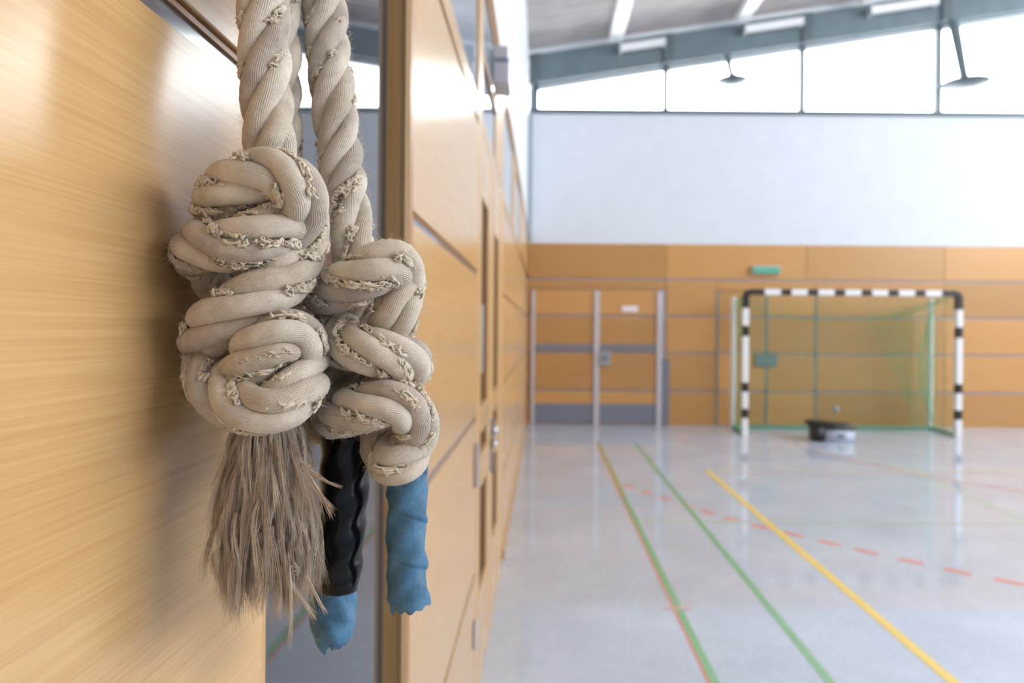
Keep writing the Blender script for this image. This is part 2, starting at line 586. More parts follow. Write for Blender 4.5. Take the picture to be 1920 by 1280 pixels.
bmesh.ops.create_cone(bm, cap_ends=True, segments=14, radius1=0.013, radius2=0.012, depth=0.11,
                      matrix=Matrix.Translation((0.004, -0.03, -0.055)) @ Matrix.Rotation(PI / 2, 4, 'X'))
from_bm('handle', bm, M['steel'], lv, True, loc=(0.010, 0, 0.075))
beam_refl = empty('beam_reflection', (WX, 3.35, 2.66), label='grey block shaped like the reflection of the roof beam in the clerestory glass', cat='beam reflection')  # solid stand-in for the roof beam mirrored in the glass
box('reflection_lower', WX + 0.0065, -0.168, 3.30, 3.50, 2.655, 2.755, M['alu'], beam_refl, 0.004)
box('reflection_band', WX + 0.0065, -0.171, 3.303, 3.497, 2.7555, 2.772, M['slate'], beam_refl, 0.002)
box('reflection_upper', WX + 0.0065, -0.174, 3.30, 3.50, 2.7725, 2.832, M['alu'], beam_refl, 0.004)
# rest of the wall up to the corner
ys = [4.352, 6.55, 8.75, FY]
for a, b in zip(ys[:-1], ys[1:]):
    panels_left(a + 0.002, b - 0.002, 0.08, 2.262 - GAP / 2)
groove_strips(4.352, FY)
box('substrate', WX - 0.10, WX - TH - 0.004, 4.35, FY, 0, 2.345, M['oak_edge'], wl)
bb = box('baseboard_left', WX - TH, WX + 0.012, 4.45, FY, 0, 0.075, M['oak_side'], None, 0.002, kind='structure')
bb['label'] = 'oak skirting along the far stretch of the side wall'

# ---- far wall
wf = empty('wall_far', (0, FY, 0), kind='structure', label='far wall with oak panelling below white plaster')
box('backing', WX - 0.1, RX, FY + 0.06, FY + 0.30, 0, 4.90, M['plaster'], wf)
box('plaster_band', WX, RX, FY + 0.004, FY + 0.06, 2.842, 4.88, M['plaster'], wf)
box('corner_strip', WX + 0.006, WX + 0.06, FY - 0.03, FY + 0.003, 2.86, 5.25, M['corner'], wf, 0.004)
ZG = [0.0, 0.535, 1.13, 1.71, 2.285, 2.84]
GF = 0.036
box('groove_backing', WX, RX, FY + 0.021, FY + 0.0595, 0, 2.84, M['groove_far'], wf)
cols = [WX + 0.003, 1.93, 2.74, 3.515, 4.29, 4.50, 6.29, 8.47, 10.65, 12.8, RX]
MOD = [WX + 0.003, 1.93, 4.13, 6.31, 8.49, 10.67, 12.85, RX]
DOOR_X = (-0.185, 1.87)


def far_panel(x0, x1, z0, z1, name='panel', parent=wf, y=FY):
    box(name, x0 + 0.0035, x1 - 0.0035, y, y + 0.02, z0, z1, M['oak_far'], parent, 0.0015)


for i in range(5):
    z0 = ZG[i] + (GF / 2 if i else 0.0)
    z1 = ZG[i + 1] - (GF / 2 if i < 4 else 0.0)
    if i == 4:
        for a, b in zip(MOD[:-1], MOD[1:]):
            far_panel(a, b, z0, z1)
        continue
    xs = [1.94, 2.735] if i < 4 else []
    zt = z1
    if i == 3:      # row above the doors' heads
        for a, b in ((WX + 0.003, 1.93), (2.735, 4.295)):
            far_panel(a, b, 2.125, z1)
    for a, b in ((WX + 0.003, DOOR_X[0]), (1.94, 2.735), (4.295, 6.31), (6.31, 8.49), (8.49, 10.67), (10.67, 12.85), (12.85, RX)):
        far_panel(a, b, z0, z1 if (a > 1.9) else min(z1, 2.115))

# double door in the corner
d2 = empty('door_2', (0.84, FY, 0), kind='structure', label='oak double door with grey kick plates in the far corner')
for (a, b) in ((-0.185, 0.84), (0.84, 1.87)):
    for i in range(4):
        z0 = max(0.012, ZG[i] + (GF / 2 if i else 0.0))
        z1 = min(2.11, ZG[i + 1] - GF / 2)
        far_panel(a, b, z0, z1, 'door_panel', d2, FY - 0.004)
    box('kick_plate', a + 0.045, b - 0.03, FY - 0.012, FY - 0.0045, 0.02, 0.325, M['slate'], d2, 0.001)
    box('push_rail', a + 0.045, b - 0.02, FY - 0.022, FY - 0.0045, 1.165, 1.255, M['slate'], d2, 0.004)
for x, w in ((-0.155, 0.055), (0.845, 0.085), (1.83, 0.085)):
    box('metal_edge_strip', x - w / 2, x + w / 2, FY - 0.03, FY - 0.0125, 0.0, 2.10, M['alu'], d2, 0.003)
box('lock_box', 0.89, 1.06, FY - 0.06, FY - 0.0045, 0.93, 1.15, M['steel'], d2, 0.01)
lk = box('lock_handle', 0.93, 1.02, FY - 0.075, FY - 0.0605, 0.99, 1.10, M['slate'], d2, 0.006)
box('door_sign', 1.24, 1.49, FY - 0.012, FY - 0.0045, 1.775, 1.865, M['pale'], d2, 0.002)
box('corner_guard', 1.88, 1.985, FY - 0.03, FY - 0.0005, 0.02, 1.04, M['slate'], wf, 0.004)
# flush double door behind the goal
d3 = empty('door_3', (3.515, FY, 0), kind='structure', label='flush oak double door with lock plate behind the goal')
for (a, b) in ((2.742, 3.512), (3.518, 4.288)):
    for i in range(4):
        z0 = max(0.012, ZG[i] + (GF / 2 if i else 0.0))
        z1 = min(2.115, ZG[i + 1] - GF / 2)
        far_panel(a, b, z0, z1, 'door_panel', d3)
for x in (2.738, 3.515, 4.292):
    box('door_joint_strip', x - 0.018, x + 0.018, FY - 0.006, FY - 0.0005, 0.0, 2.12, M['dark_plate'], d3, 0.001)
lp = box('lock_plate', 3.33, 3.68, FY - 0.03, FY - 0.0065, 0.93, 1.13, M['dark_plate'], d3, 0.006)
for x in (3.42, 3.59):
    box('lock_handle', x - 0.05, x + 0.05, FY - 0.055, FY - 0.0305, 1.0, 1.06, M['steel'], lp, 0.008)

# wall socket
bm = bmesh.new()
bmesh.ops.create_cone(bm, cap_ends=True, segments=20, radius1=0.052, radius2=0.044, depth=0.02, matrix=Matrix.Rotation(PI / 2, 4, 'X'))
so = from_bm('wall_socket', bm, M['steel'], None, True, loc=(at(1567, 767, FY).x, FY - 0.0105, at(1567, 767, FY).z),
             label='small round metal socket on the panelling behind the goal', cat='wall socket')
bm = bmesh.new()
bmesh.ops.create_cone(bm, cap_ends=True, segments=16, radius1=0.024, radius2=0.022, depth=0.008, matrix=Matrix.Rotation(PI / 2, 4, 'X'))
from_bm('socket_recess', bm, M['slate'], so, True, loc=(0, -0.0135, 0))

# exit sign above the goal
p = at(1437, 506, FY - 0.06)
ex = empty('exit_sign', (p.x, FY - 0.05, p.z - 0.065), label='green emergency exit sign box on the panelling above the goal', cat='exit sign')
box('housing', p.x - 0.22, p.x + 0.22, FY - 0.075, FY - 0.0005, p.z - 0.065, p.z + 0.065, M['alu'], ex, 0.008)
box('sign_face', p.x - 0.21, p.x + 0.21, FY - 0.082, FY - 0.0755, p.z - 0.058, p.z + 0.045, M['exit_green'], ex, 0.003)

# ---- far windows, mullions, beam
MULL = [WX + 0.10, 1.915, 4.07, 6.225, 8.38, 10.535, 12.69, RX - 0.03]
sl = box('trim_2', WX, RX, FY - 0.035, FY + 0.20, 4.882, 4.95, M['frame_grey'], None, 0.004, kind='structure')
sl['label'] = 'dark grey window sill running along the far wall'
for i, (a, b) in enumerate(zip(MULL[:-1], MULL[1:])):
    w = empty('window_%d' % (i + 8), ((a + b) / 2, FY + 0.1, 4.95), kind='structure',
              label='sloping-topped clerestory window under the roof beam')
    ta, tb = zc(a) - 0.50, zc(b) - 0.50
    prism_xz('pane', [(a + 0.03, 4.952), (b - 0.03, 4.952), (b - 0.03, tb), (a + 0.03, ta)], FY + 0.10, FY + 0.106, M['glass'], w)
    prism_xz('frame_head', [(a + 0.035, ta - 0.06), (b - 0.035, tb - 0.06), (b - 0.035, tb), (a + 0.035, ta)], FY + 0.06, FY + 0.099, M['flange'], w)
for i, x in enumerate(MULL):
    hw = 0.035 if 0 < i < len(MULL) - 1 else 0.05
    prism_xz('mullion', [(x - hw, 4.952), (x + hw, 4.952), (x + hw, zc(x + hw)), (x - hw, zc(x - hw))], FY + 0.03, FY + 0.16, M['frame_grey'], wf)
    prism_xz('beam_stiffener', [(x - 0.07, zc(x) - 0.5), (x + 0.07, zc(x) - 0.48), (x + 0.07, zc(x + 0.07) - 0.05), (x - 0.07, zc(x) - 0.07)],
             FY - 0.16, FY - 0.12, M['frame_grey'], wf)
tb_ = prism_xz('trim_3', [(WX, zc(WX) - 0.50), (RX, zc(RX) - 0.50), (RX, zc(RX) - 0.06), (WX, zc(WX) - 0.06)], FY - 0.12, FY + 0.17, M['beam'],
               kind='structure', label='dark grey sloping roof beam above the far windows')
prism_xz('flange', [(WX, zc(WX) - 0.06), (RX, zc(RX) - 0.06), (RX, zc(RX) - 0.005), (WX, zc(WX) - 0.005)], FY - 0.20, FY + 0.17, M['flange'], tb_)

# ---- lamp bars on the beam
for i, (x0, x1) in enumerate(((1.15, 1.85), (3.07, 3.97), (5.0, 6.05))):
    lb = empty('lamp_bar', ((x0 + x1) / 2, FY - 0.22, zc((x0 + x1) / 2) - 0.24),
               label=['short white strip lamp on the roof beam nearest the corner', 'white strip lamp on the roof beam above the first hanging disc',
                      'white strip lamp on the roof beam at the top edge above the goal'][i], cat='strip lamp', group='strip lamps on the roof beam')
    prism_xz('diffuser', [(x0, zc(x0) - 0.26), (x1, zc(x1) - 0.26), (x1, zc(x1) - 0.15), (x0, zc(x0) - 0.15)], FY - 0.26, FY - 0.20, M['white'], lb)
    for xe in (x0, x1 - 0.03):
        prism_xz('end_cap', [(xe, zc(xe) - 0.265), (xe + 0.03, zc(xe + 0.03) - 0.265), (xe + 0.03, zc(xe + 0.03) - 0.145), (xe, zc(xe) - 0.145)],
                 FY - 0.262, FY - 0.121, M['flange'], lb)

# ---- hanging discs in front of the windows
for i, (top, bot, hw, lab) in enumerate((((1364, 98), (1373, 152), 29, 'small dark disc on a short slanting rod against the second window'),
                                         ((1788, 25), (1810, 157), 42, 'larger dark disc on a long slanting rod against the right window'))):
    Yd = 10.62
    b, t = at(*bot, Yd), at(*top, Yd)
    t = at(*top, FY - 0.07)
    t.z = zc(t.x) - 0.50        # fixed to the underside of the beam
    pe = empty('pendant', b, label=lab, cat='pendant', group='discs hanging under the beam')
    V, Q = tubes_mesh(np.array([[tuple(b + (t - b) * s) for s in np.linspace(0, 1, 6)]]), np.linspace(0.035, 0.05, 6)[None, :] * (1.0 if i == 0 else 1.6), 8)
    np_mesh('rod', V, Q, M['beam'], pe)
    r = hw * Yd / F
    prof = [(0.0, -0.05), (r * 0.4, -0.045), (r * 0.93, 0.0), (r, 0.012), (r * 0.9, 0.022), (r * 0.35, 0.05), (0.05, 0.11), (0.0, 0.12)]
    vs, fs = [], []
    nseg = 28
    for (rr, zz) in prof:
        for s in range(nseg):
            a = 2 * PI * s / nseg
            vs.append((b.x + rr * math.cos(a), b.y + rr * math.sin(a), b.z + zz))
    for j in range(len(prof) - 1):
        for s in range(nseg):
            fs.append((j * nseg + s, j * nseg + (s + 1) % nseg, (j + 1) * nseg + (s + 1) % nseg, (j + 1) * nseg + s))
    quadmesh('disc', vs, fs, M['frame_grey'], pe, True)

# ---- ceiling: boards across the hall on white purlins
ce = empty('ceiling', (6.9, 1.4, 6.4), kind='structure', label='sloping ceiling of grey boards on white purlins')
prism_xz('roof_deck', [(WX - 0.3, zc(WX - 0.3) + 0.05), (RX + 0.3, zc(RX + 0.3) + 0.05), (RX + 0.3, zc(RX + 0.3) + 0.2), (WX - 0.3, zc(WX - 0.3) + 0.2)],
         BY - 0.3, FY + 0.3, M['black'], ce)
y = FY + 0.2
while y > BY - 0.2:
    prism_xz('ceiling_board', [(WX - 0.1, zc(WX - 0.1)), (RX, zc(RX)), (RX, zc(RX) + 0.045), (WX - 0.1, zc(WX - 0.1) + 0.045)], y - 0.222, y, M['ceil'], ce)
    y -= 0.235
for x in (1.07, 2.97, 4.87, 6.92, 8.82, 10.72, 12.6):
    prism_xz('purlin', [(x - 0.10, zc(x) - 0.16), (x + 0.10, zc(x) - 0.14), (x + 0.10, zc(x + 0.1) - 0.001), (x - 0.10, zc(x - 0.1) - 0.001)],
             BY, FY - 0.35, M['white'], ce)

# ---- right wall with its window band, curtain added behind the camera (outside the picture)
wr = empty('wall_right', (RX, 0, 0), kind='structure', label='right side wall with a high band of windows')
box('wall_base', RX, RX + 0.2, BY - 0.2, FY + 0.2, 0, 4.1, M['plaster'], wr)
box('wall_head', RX, RX + 0.2, BY - 0.2, FY + 0.2, 7.6, 8.3, M['plaster'], wr)
for k in range(8):
    yy = BY + k * (FY - BY) / 7
    box('mullion', RX, RX + 0.16, yy - 0.05, yy + 0.05, 4.1, 7.6, M['frame_grey'], wr)
wb = empty('wall_back', (0, BY, 0), kind='structure', label='unseen grey curtain added behind the camera to hold down the fill light')  # curtain added out of view, its tone sets the fill on the ropes
box('wall_base', WX - 0.1, RX, BY - 0.3, BY - 0.2, 0, 8.2, M['frame_grey'], wb)
for k in range(24):
    xa = WX + k * (RX - WX) / 24
    xb = WX + (k + 1) * (RX - WX) / 24
    prof = [(xa, BY - 0.02), ((xa + xb) / 2, BY - 0.14), (xb, BY - 0.02), (xb, BY - 0.05), ((xa + xb) / 2, BY - 0.17), (xa, BY - 0.05)]
    n = len(prof)
    zt = zc(xa) - 0.02
    quadmesh('added_curtain_fold', [(x, y, 0.02) for x, y in prof] + [(x, y, zt) for x, y in prof],
             [tuple(range(n)), tuple(range(2 * n - 1, n - 1, -1))] + [(q, (q + 1) % n, n + (q + 1) % n, n + q) for q in range(n)], M['curtain'], wb)

# ================================================================== GOAL
PXL, PXR, GYY = 2.875, 5.905, 9.85
go = empty('handball_goal', ((PXL + PXR) / 2, GYY, 0), label='black and white striped handball goal with a green net', cat='goal')
T2 = 0.04


def bandbox(x0, x1, z0, z1, m, nm):
    box(nm, x0, x1, GYY - T2, GYY + T2, z0, z1, m, go, 0.004)


for side, xp in (('l', PXL), ('r', PXR)):
    zz = [0.0, 0.25, 0.385, 0.625, 0.755, 1.41, 1.56, 1.81]
    for i in range(len(zz) - 1):
        bandbox(xp - T2, xp + T2, zz[i], zz[i + 1], M['white'] if i % 2 == 0 else M['black'], 'post_band_white' if i % 2 == 0 else 'post_band_black')
    # rounded black corner piece
    sgn = 1 if side == 'l' else -1
    poly_o, poly_i = [], []
    rad_o, rad_i = 0.12, 0.04
    cxn, czn = xp - sgn * T2 + sgn * rad_o, 2.08 - rad_o
    for k in range(9):
        a = PI / 2 * k / 8
        poly_o.append((cxn - sgn * rad_o * math.cos(a), czn + rad_o * math.sin(a)))
        poly_i.append((cxn - sgn * rad_i * math.cos(a), czn + rad_i * math.sin(a)))
    xe = xp + sgn * 0.26
    poly = [(xp - sgn * T2, 1.81)] + poly_o + [(xe, 2.08), (xe, 2.0)] + poly_i[::-1] + [(xp + sgn * T2, 1.81)]
    prism_xz('corner_piece', poly, GYY - T2, GYY + T2, M['black'], go)
x = PXL + 0.26
span = (PXR - PXL) - 0.52
unit = span / (7 * 0.235 + 6 * 0.155)
for i in range(13):
    w = (0.235 if i % 2 == 0 else 0.155) * unit
    bandbox(x, x + w, 2.0, 2.08, M['white'] if i % 2 == 0 else M['black'], 'crossbar_band_white' if i % 2 == 0 else 'crossbar_band_black')
    x += w
RY = 10.62
rxl, rxr = at(1375, 650, RY).x, at(1745, 650, RY).x
for xp in (rxl, rxr):
    V, Q = tubes_mesh(np.array([[(xp, RY, z) for z in np.linspace(0, 2.0, 4)]]), np.full((1, 4), 0.036), 10)
    np_mesh('rear_pole', V, Q, M['white'], go)


def tube_part(name, pts, r, m, parent, sides=8, **kw):
    V, Q = tubes_mesh(np.array([pts]), np.full((1, len(pts)), r), sides)
    return np_mesh(name, V, Q, m, parent, **kw)


tube_part('base_tube', [(rxl, RY - 0.04, 0.03), (3.9, RY - 0.06, 0.03), (5.0, RY - 0.06, 0.03), (rxr, RY - 0.04, 0.03)], 0.024, M['net_base'], go)
tube_part('base_tube', [(rxl, RY - 0.05, 0.03), (PXL, GYY + 0.06, 0.03)], 0.024, M['net_base'], go)
tube_part('base_tube', [(rxr, RY - 0.05, 0.03), (PXR, GYY + 0.06, 0.03)], 0.024, M['net_base'], go)
# net: crossed cords following sagging sheets
paths = []


def sheet(fn, nu, nv, seg=14):
    for i in range(nu + 1):
        paths.append([fn(i / nu, v) for v in np.linspace(0, 1, seg)])
    for j in range(nv + 1):
        paths.append([fn(u, j / nv) for u in np.linspace(0, 1, seg)])


def back_net(u, v):
    x = rxl + (rxr - rxl) * u
    sag = 0.30 * (4 * u * (1 - u)) ** 0.8
    top = 1.93 - sag
    yb = RY - 0.06 - 0.32 * math.sin(PI * v) * (0.4 + 0.6 * math.sin(PI * u)) + 0.03 * math.sin(u * 40)
    return (x, yb, 0.03 + (top - 0.03) * v)


def top_net(u, v):
    x0, x1 = PXL + (PXR - PXL) * u, rxl + (rxr - rxl) * u
    sag = 0.30 * (4 * u * (1 - u)) ** 0.8
    return (x0 + (x1 - x0) * v, GYY + 0.04 + (RY - 0.10 - GYY) * v, 2.0 - (0.07 + sag) * v - 0.10 * math.sin(PI * v) * math.sin(PI * u))


def side_net(xa, xb, s):
    def fn(u, v):
        yy = GYY + 0.05 + (RY - 0.1 - GYY) * u
        x = xa + (xb - xa) * u - s * 0.35 * math.sin(PI * u) * math.sin(PI * v) ** 0.7
        return (x, yy, 0.03 + (1.96 - 0.03) * v)
    return fn


def fold_net(u, v):
    """slack net gathered towards the right rear pole"""
    x = rxr - 0.95 * (1 - u) * (0.25 + 0.75 * v ** 1.5) - 0.02
    return (x, RY + 0.05 - 0.03 * math.sin(u * 22), 0.04 + (1.9 - 0.35 * (1 - u)) * v)


sheet(back_net, 38, 24)
sheet(top_net, 38, 9)
sheet(side_net(PXL, rxl, -0.25), 9, 24)
sheet(side_net(PXR, rxr, 1.0), 9, 24)
sheet(fold_net, 12, 20)
V, Q = tubes_mesh(np.array(paths), np.full((len(paths), 14), 0.0030), 4)
np_mesh('net', V, Q, M['net'], go, kind='stuff')

# ---- low padded box lying on the floor before the goal
b0 = ground(1580, 829)
bxp = empty('equipment_box', (b0.x - 0.08, b0.y + 0.15, 0), label='low pale grey box with a black padded lid on the floor in the goal', cat='equipment box')
BXm = Matrix.Translation((b0.x - 0.08, b0.y + 0.2, 0)) @ Matrix.Rotation(math.radians(-9), 4, 'Z')


def obox(name, x0, x1, y0, y1, z0, z1, m, bev, tilt=0.0):
    bm = bmesh.new()
    bmesh.ops.create_cube(bm, size=1)
    bmesh.ops.scale(bm, vec=(x1 - x0, y1 - y0, z1 - z0), verts=bm.verts)
    bmesh.ops.bevel(bm, geom=list(bm.edges), offset=bev, segments=2, affect='EDGES')
    bmesh.ops.translate(bm, vec=((x0 + x1) / 2, (y0 + y1) / 2, (z0 + z1) / 2), verts=bm.verts)
    if tilt:
        for v in bm.verts:
            v.co.z += tilt * (v.co.x - x0)
    bmesh.ops.transform(bm, matrix=BXm, verts=bm.verts)
    bmesh.ops.translate(bm, vec=-bxp.location, verts=bm.verts)
    return from_bm(name, bm, m, bxp, True)


obox('front_board', -0.12, 0.26, -0.20, -0.17, 0.0, 0.165, M['box_grey'], 0.008)
obox('box_body', -0.24, 0.26, -0.169, 0.24, 0.0, 0.16, M['box_black'], 0.01)
obox('padded_lid', -0.30, 0.28, -0.215, 0.28, 0.175, 0.25, M['box_black'], 0.025, -0.06)
obox('side_flap', -0.29, -0.125, -0.235, -0.175, 0.02, 0.20, M['box_black'], 0.02)
bm = bmesh.new()
bmesh.ops.create_uvsphere(bm, u_segments=18, v_segments=10, radius=1)
bmesh.ops.scale(bm, vec=(0.065, 0.012, 0.03), verts=bm.verts)
bmesh.ops.translate(bm, vec=(0.09, -0.2015, 0.085), verts=bm.verts)
bmesh.ops.transform(bm, matrix=BXm, verts=bm.verts)
bmesh.ops.translate(bm, vec=-bxp.location, verts=bm.verts)
from_bm('hand_grip', bm, M['dark_plate'], bxp, True)

# ================================================================== ROPES
def rope_material(name, cols, bump=0.00055):
    """hemp/cotton strand: fine twisted yarns (u along in metres, v around)"""
    m, nt, b = mat(name)
    uvn = nd(nt, 'ShaderNodeUVMap')
    sep = nd(nt, 'ShaderNodeSeparateXYZ')
    nt.links.new(uvn.outputs[0], sep.inputs[0])
    tc = nd(nt, 'ShaderNodeTexCoord')
    nz = nd(nt, 'ShaderNodeTexNoise', Scale=60.0, Detail=4.0, Roughness=0.6)
    nt.links.new(tc.outputs['Object'], nz.inputs['Vector'])
    fine = nd(nt, 'ShaderNodeTexNoise', Scale=900.0, Detail=3.0, Roughness=0.7)
    nt.links.new(tc.outputs['Object'], fine.inputs['Vector'])
    ph = nd(nt, 'ShaderNodeMath', operation='MULTIPLY')
    ph.inputs[1].default_value = 34.0 * 2 * PI
    nt.links.new(sep.outputs[1], ph.inputs[0])
    ph2 = nd(nt, 'ShaderNodeMath', operation='MULTIPLY_ADD')
    ph2.inputs[1].default_value = 34.0 * 14.0 * 2 * PI
    nt.links.new(sep.outputs[0], ph2.inputs[0])
    nt.links.new(ph.outputs[0], ph2.inputs[2])
    ph3 = nd(nt, 'ShaderNodeMath', operation='MULTIPLY_ADD')
    ph3.inputs[1].default_value = 7.0
    nt.links.new(nz.outputs[0], ph3.inputs[0])
    nt.links.new(ph2.outputs[0], ph3.inputs[2])
    sn = nd(nt, 'ShaderNodeMath', operation='SINE')
    nt.links.new(ph3.outputs[0], sn.inputs[0])
    s01 = nd(nt, 'ShaderNodeMapRange')
    s01.inputs['From Min'].default_value = -1
    nt.links.new(sn.outputs[0], s01.inputs['Value'])
    pw = nd(nt, 'ShaderNodeMath', operation='POWER')
    pw.inputs[1].default_value = 0.6
    nt.links.new(s01.outputs[0], pw.inputs[0])
    hh = nd(nt, 'ShaderNodeMath', operation='MULTIPLY_ADD')
    hh.inputs[1].default_value = 1.4
    nt.links.new(fine.outputs[0], hh.inputs[0])
    # worn patches lose the ridges
    worn = nd(nt, 'ShaderNodeTexNoise', Scale=45.0, Detail=2.0)
    nt.links.new(tc.outputs['Object'], worn.inputs['Vector'])
    wr_ = nd(nt, 'ShaderNodeMapRange')
    wr_.inputs['From Min'].default_value = 0.38
    wr_.inputs['From Max'].default_value = 0.62
    wr_.inputs['To Min'].default_value = 0.1
    nt.links.new(worn.outputs[0], wr_.inputs['Value'])
    am = nd(nt, 'ShaderNodeMath', operation='MULTIPLY')
    nt.links.new(pw.outputs[0], am.inputs[0])
    nt.links.new(wr_.outputs[0], am.inputs[1])
    nt.links.new(am.outputs[0], hh.inputs[2])
    bp = nd(nt, 'ShaderNodeBump', Strength=1.0, Distance=bump)
    nt.links.new(hh.outputs[0], bp.inputs['Height'])
    nt.links.new(bp.outputs[0], b.inputs['Normal'])
    big = nd(nt, 'ShaderNodeTexNoise', Scale=38.0, Detail=5.0, Roughness=0.65)
    nt.links.new(tc.outputs['Object'], big.inputs['Vector'])
    r = ramp(nt, [(0.33, cols[0]), (0.5, cols[1]), (0.66, cols[2])])
    nt.links.new(big.outputs[0], r.inputs[0])
    f2 = nd(nt, 'ShaderNodeMapRange')
    f2.inputs['To Min'].default_value = 0.80
    f2.inputs['To Max'].default_value = 1.2
    nt.links.new(fine.outputs[0], f2.inputs['Value'])
    hv = nd(nt, 'ShaderNodeHueSaturation')
    nt.links.new(f2.outputs[0], hv.inputs['Value'])
    nt.links.new(r.outputs[0], hv.inputs['Color'])
    nt.links.new(hv.outputs[0], b.inputs['Base Color'])
    b.inputs['Roughness'].default_value = 0.92
    b.inputs['Specular IOR Level'].default_value = 0.15
    b.inputs['Sheen Weight'].default_value = 0.25
    b.inputs['Sheen Roughness'].default_value = 0.5
    return m


MR = [rope_material('rope_strand_beige', ((0.53, 0.44, 0.335), (0.66, 0.565, 0.45), (0.75, 0.665, 0.55))),
      rope_material('rope_strand_pale', ((0.61, 0.525, 0.42), (0.72, 0.63, 0.52), (0.80, 0.72, 0.605))),
      rope_material('rope_strand_worn_grey', ((0.42, 0.35, 0.29), (0.55, 0.465, 0.39), (0.67, 0.58, 0.485)))]


def fibre_material(name, cols, scale=90.0, sheen=0.3):
    m, nt, b = mat(name)
    tc = nd(nt, 'ShaderNodeTexCoord')
    n = nd(nt, 'ShaderNodeTexNoise', Scale=scale, Detail=3.0)
    nt.links.new(tc.outputs['Object'], n.inputs['Vector'])
    r = ramp(nt, [(0.35, cols[0]), (0.65, cols[1])])
    nt.links.new(n.outputs[0], r.inputs[0])
    nt.links.new(r.outputs[0], b.inputs['Base Color'])
    n9 = nd(nt, 'ShaderNodeTexNoise', Scale=1500.0, Detail=3.0)
    nt.links.new(tc.outputs['Object'], n9.inputs['Vector'])
    bp = nd(nt, 'ShaderNodeBump', Strength=0.8, Distance=0.0004)
    nt.links.new(n9.outputs[0], bp.inputs['Height'])
    nt.links.new(bp.outputs[0], b.inputs['Normal'])
    b.inputs['Roughness'].default_value = 0.9
    b.inputs['Specular IOR Level'].default_value = 0.2
    b.inputs['Sheen Weight'].default_value = sheen
    return m


MF_TUFT = fibre_material('frayed_yarn_cream', ((0.64, 0.545, 0.42), (0.80, 0.705, 0.565)))
MF_FUZZ = fibre_material('fine_fuzz', ((0.55, 0.47, 0.37), (0.66, 0.58, 0.47)))
MF_TAS = [fibre_material('tassel_brown', ((0.52, 0.39, 0.295), (0.64, 0.505, 0.395)), 40),
          fibre_material('tassel_beige', ((0.64, 0.52, 0.41), (0.75, 0.64, 0.525)), 40),
          fibre_material('tassel_pale', ((0.66, 0.57, 0.455), (0.78, 0.70, 0.58)), 40)]

RR = 0.0172
LAY = 0.112


def make_strands(root, pts, R, lay=LAY, phase=0.0, step=0.0016, sides=16, mats=(0, 1, 2, 0), seed=0, taper_end=None):
    C, s = catmull(pts, step)
    T, N, B = frames(C)
    R = np.full(len(s), R)
    if taper_end:
        R = R * np.interp(s, [s[-1] - taper_end[0], s[-1]], [1.0, taper_end[1]])
    r_s = 0.425 * R
    off = (0.575 * R)[:, None]
    rg = np.random.default_rng(seed)
    # gentle irregularity of the lay
    wob = np.interp(s, np.linspace(0, s[-1], 30), rg.normal(0, 0.18, 30))
    res = []
    for k in range(4):
        # right-handed (Z) lay, the path runs downwards
        ang = phase + k * PI / 2 + 2 * PI * s / lay + wob
        ca, sa = np.cos(ang)[:, None], np.sin(ang)[:, None]
        D = N * ca + B * sa
        P = C + off * D
        TT = np.gradient(P, axis=0)
        TT /= np.linalg.norm(TT, axis=1, keepdims=True)
        E1 = D - TT * (D * TT).sum(1, keepdims=True)
        E1 /= np.linalg.norm(E1, axis=1, keepdims=True)
        E2 = np.cross(TT, E1)
        lump = 1 + np.interp(s, np.linspace(0, s[-1], 90), rg.normal(0, 0.05, 90))
        a = np.arange(sides) / sides * 2 * PI
        rad = (r_s * lump)[:, None] * (1.0 / np.sqrt(np.cos(a) ** 2 + (np.sin(a) / 1.04) ** 2))[None, :]
        # small surface unevenness
        rad = rad * (1 + rg.normal(0, 0.008, (len(s), sides)))
        V = P[:, None, :] + rad[:, :, None] * (np.cos(a)[None, :, None] * E1[:, None, :] + np.sin(a)[None, :, None] * E2[:, None, :])
        n = len(s)
        i = (np.arange(n - 1) * sides)[:, None]
        j = np.arange(sides)[None, :]
        j2 = (j + 1) % sides
        Q = np.stack([i + j, i + j2, i + sides + j2, i + sides + j], -1).reshape(-1, 4)
        U = np.broadcast_to(s[:-1, None], (n - 1, sides))
        U2 = np.broadcast_to(s[1:, None], (n - 1, sides))
        Vv = np.broadcast_to((j / sides), (n - 1, sides))
        Vv2 = np.broadcast_to(((j + 1) / sides), (n - 1, sides))
        uv = np.stack([np.stack([U, Vv], -1), np.stack([U, Vv2], -1), np.stack([U2, Vv2], -1), np.stack([U2, Vv], -1)], 2).reshape(-1, 2)
        o = np_mesh('strand', V.reshape(-1, 3), Q, MR[mats[k]], root, True, uv=uv)
        res.append(o)
    return C, s, T, N, B, phase, lay, wob


ICO = None


def ico():
    global ICO
    if ICO is None:
        bm = bmesh.new()
        bmesh.ops.create_icosphere(bm, subdivisions=1, radius=1)
        V = np.array([v.co[:] for v in bm.verts])
        Fc = np.array([[v.index for v in f.verts] for f in bm.faces])
        bm.free()
        ICO = (V, Fc)
    return ICO


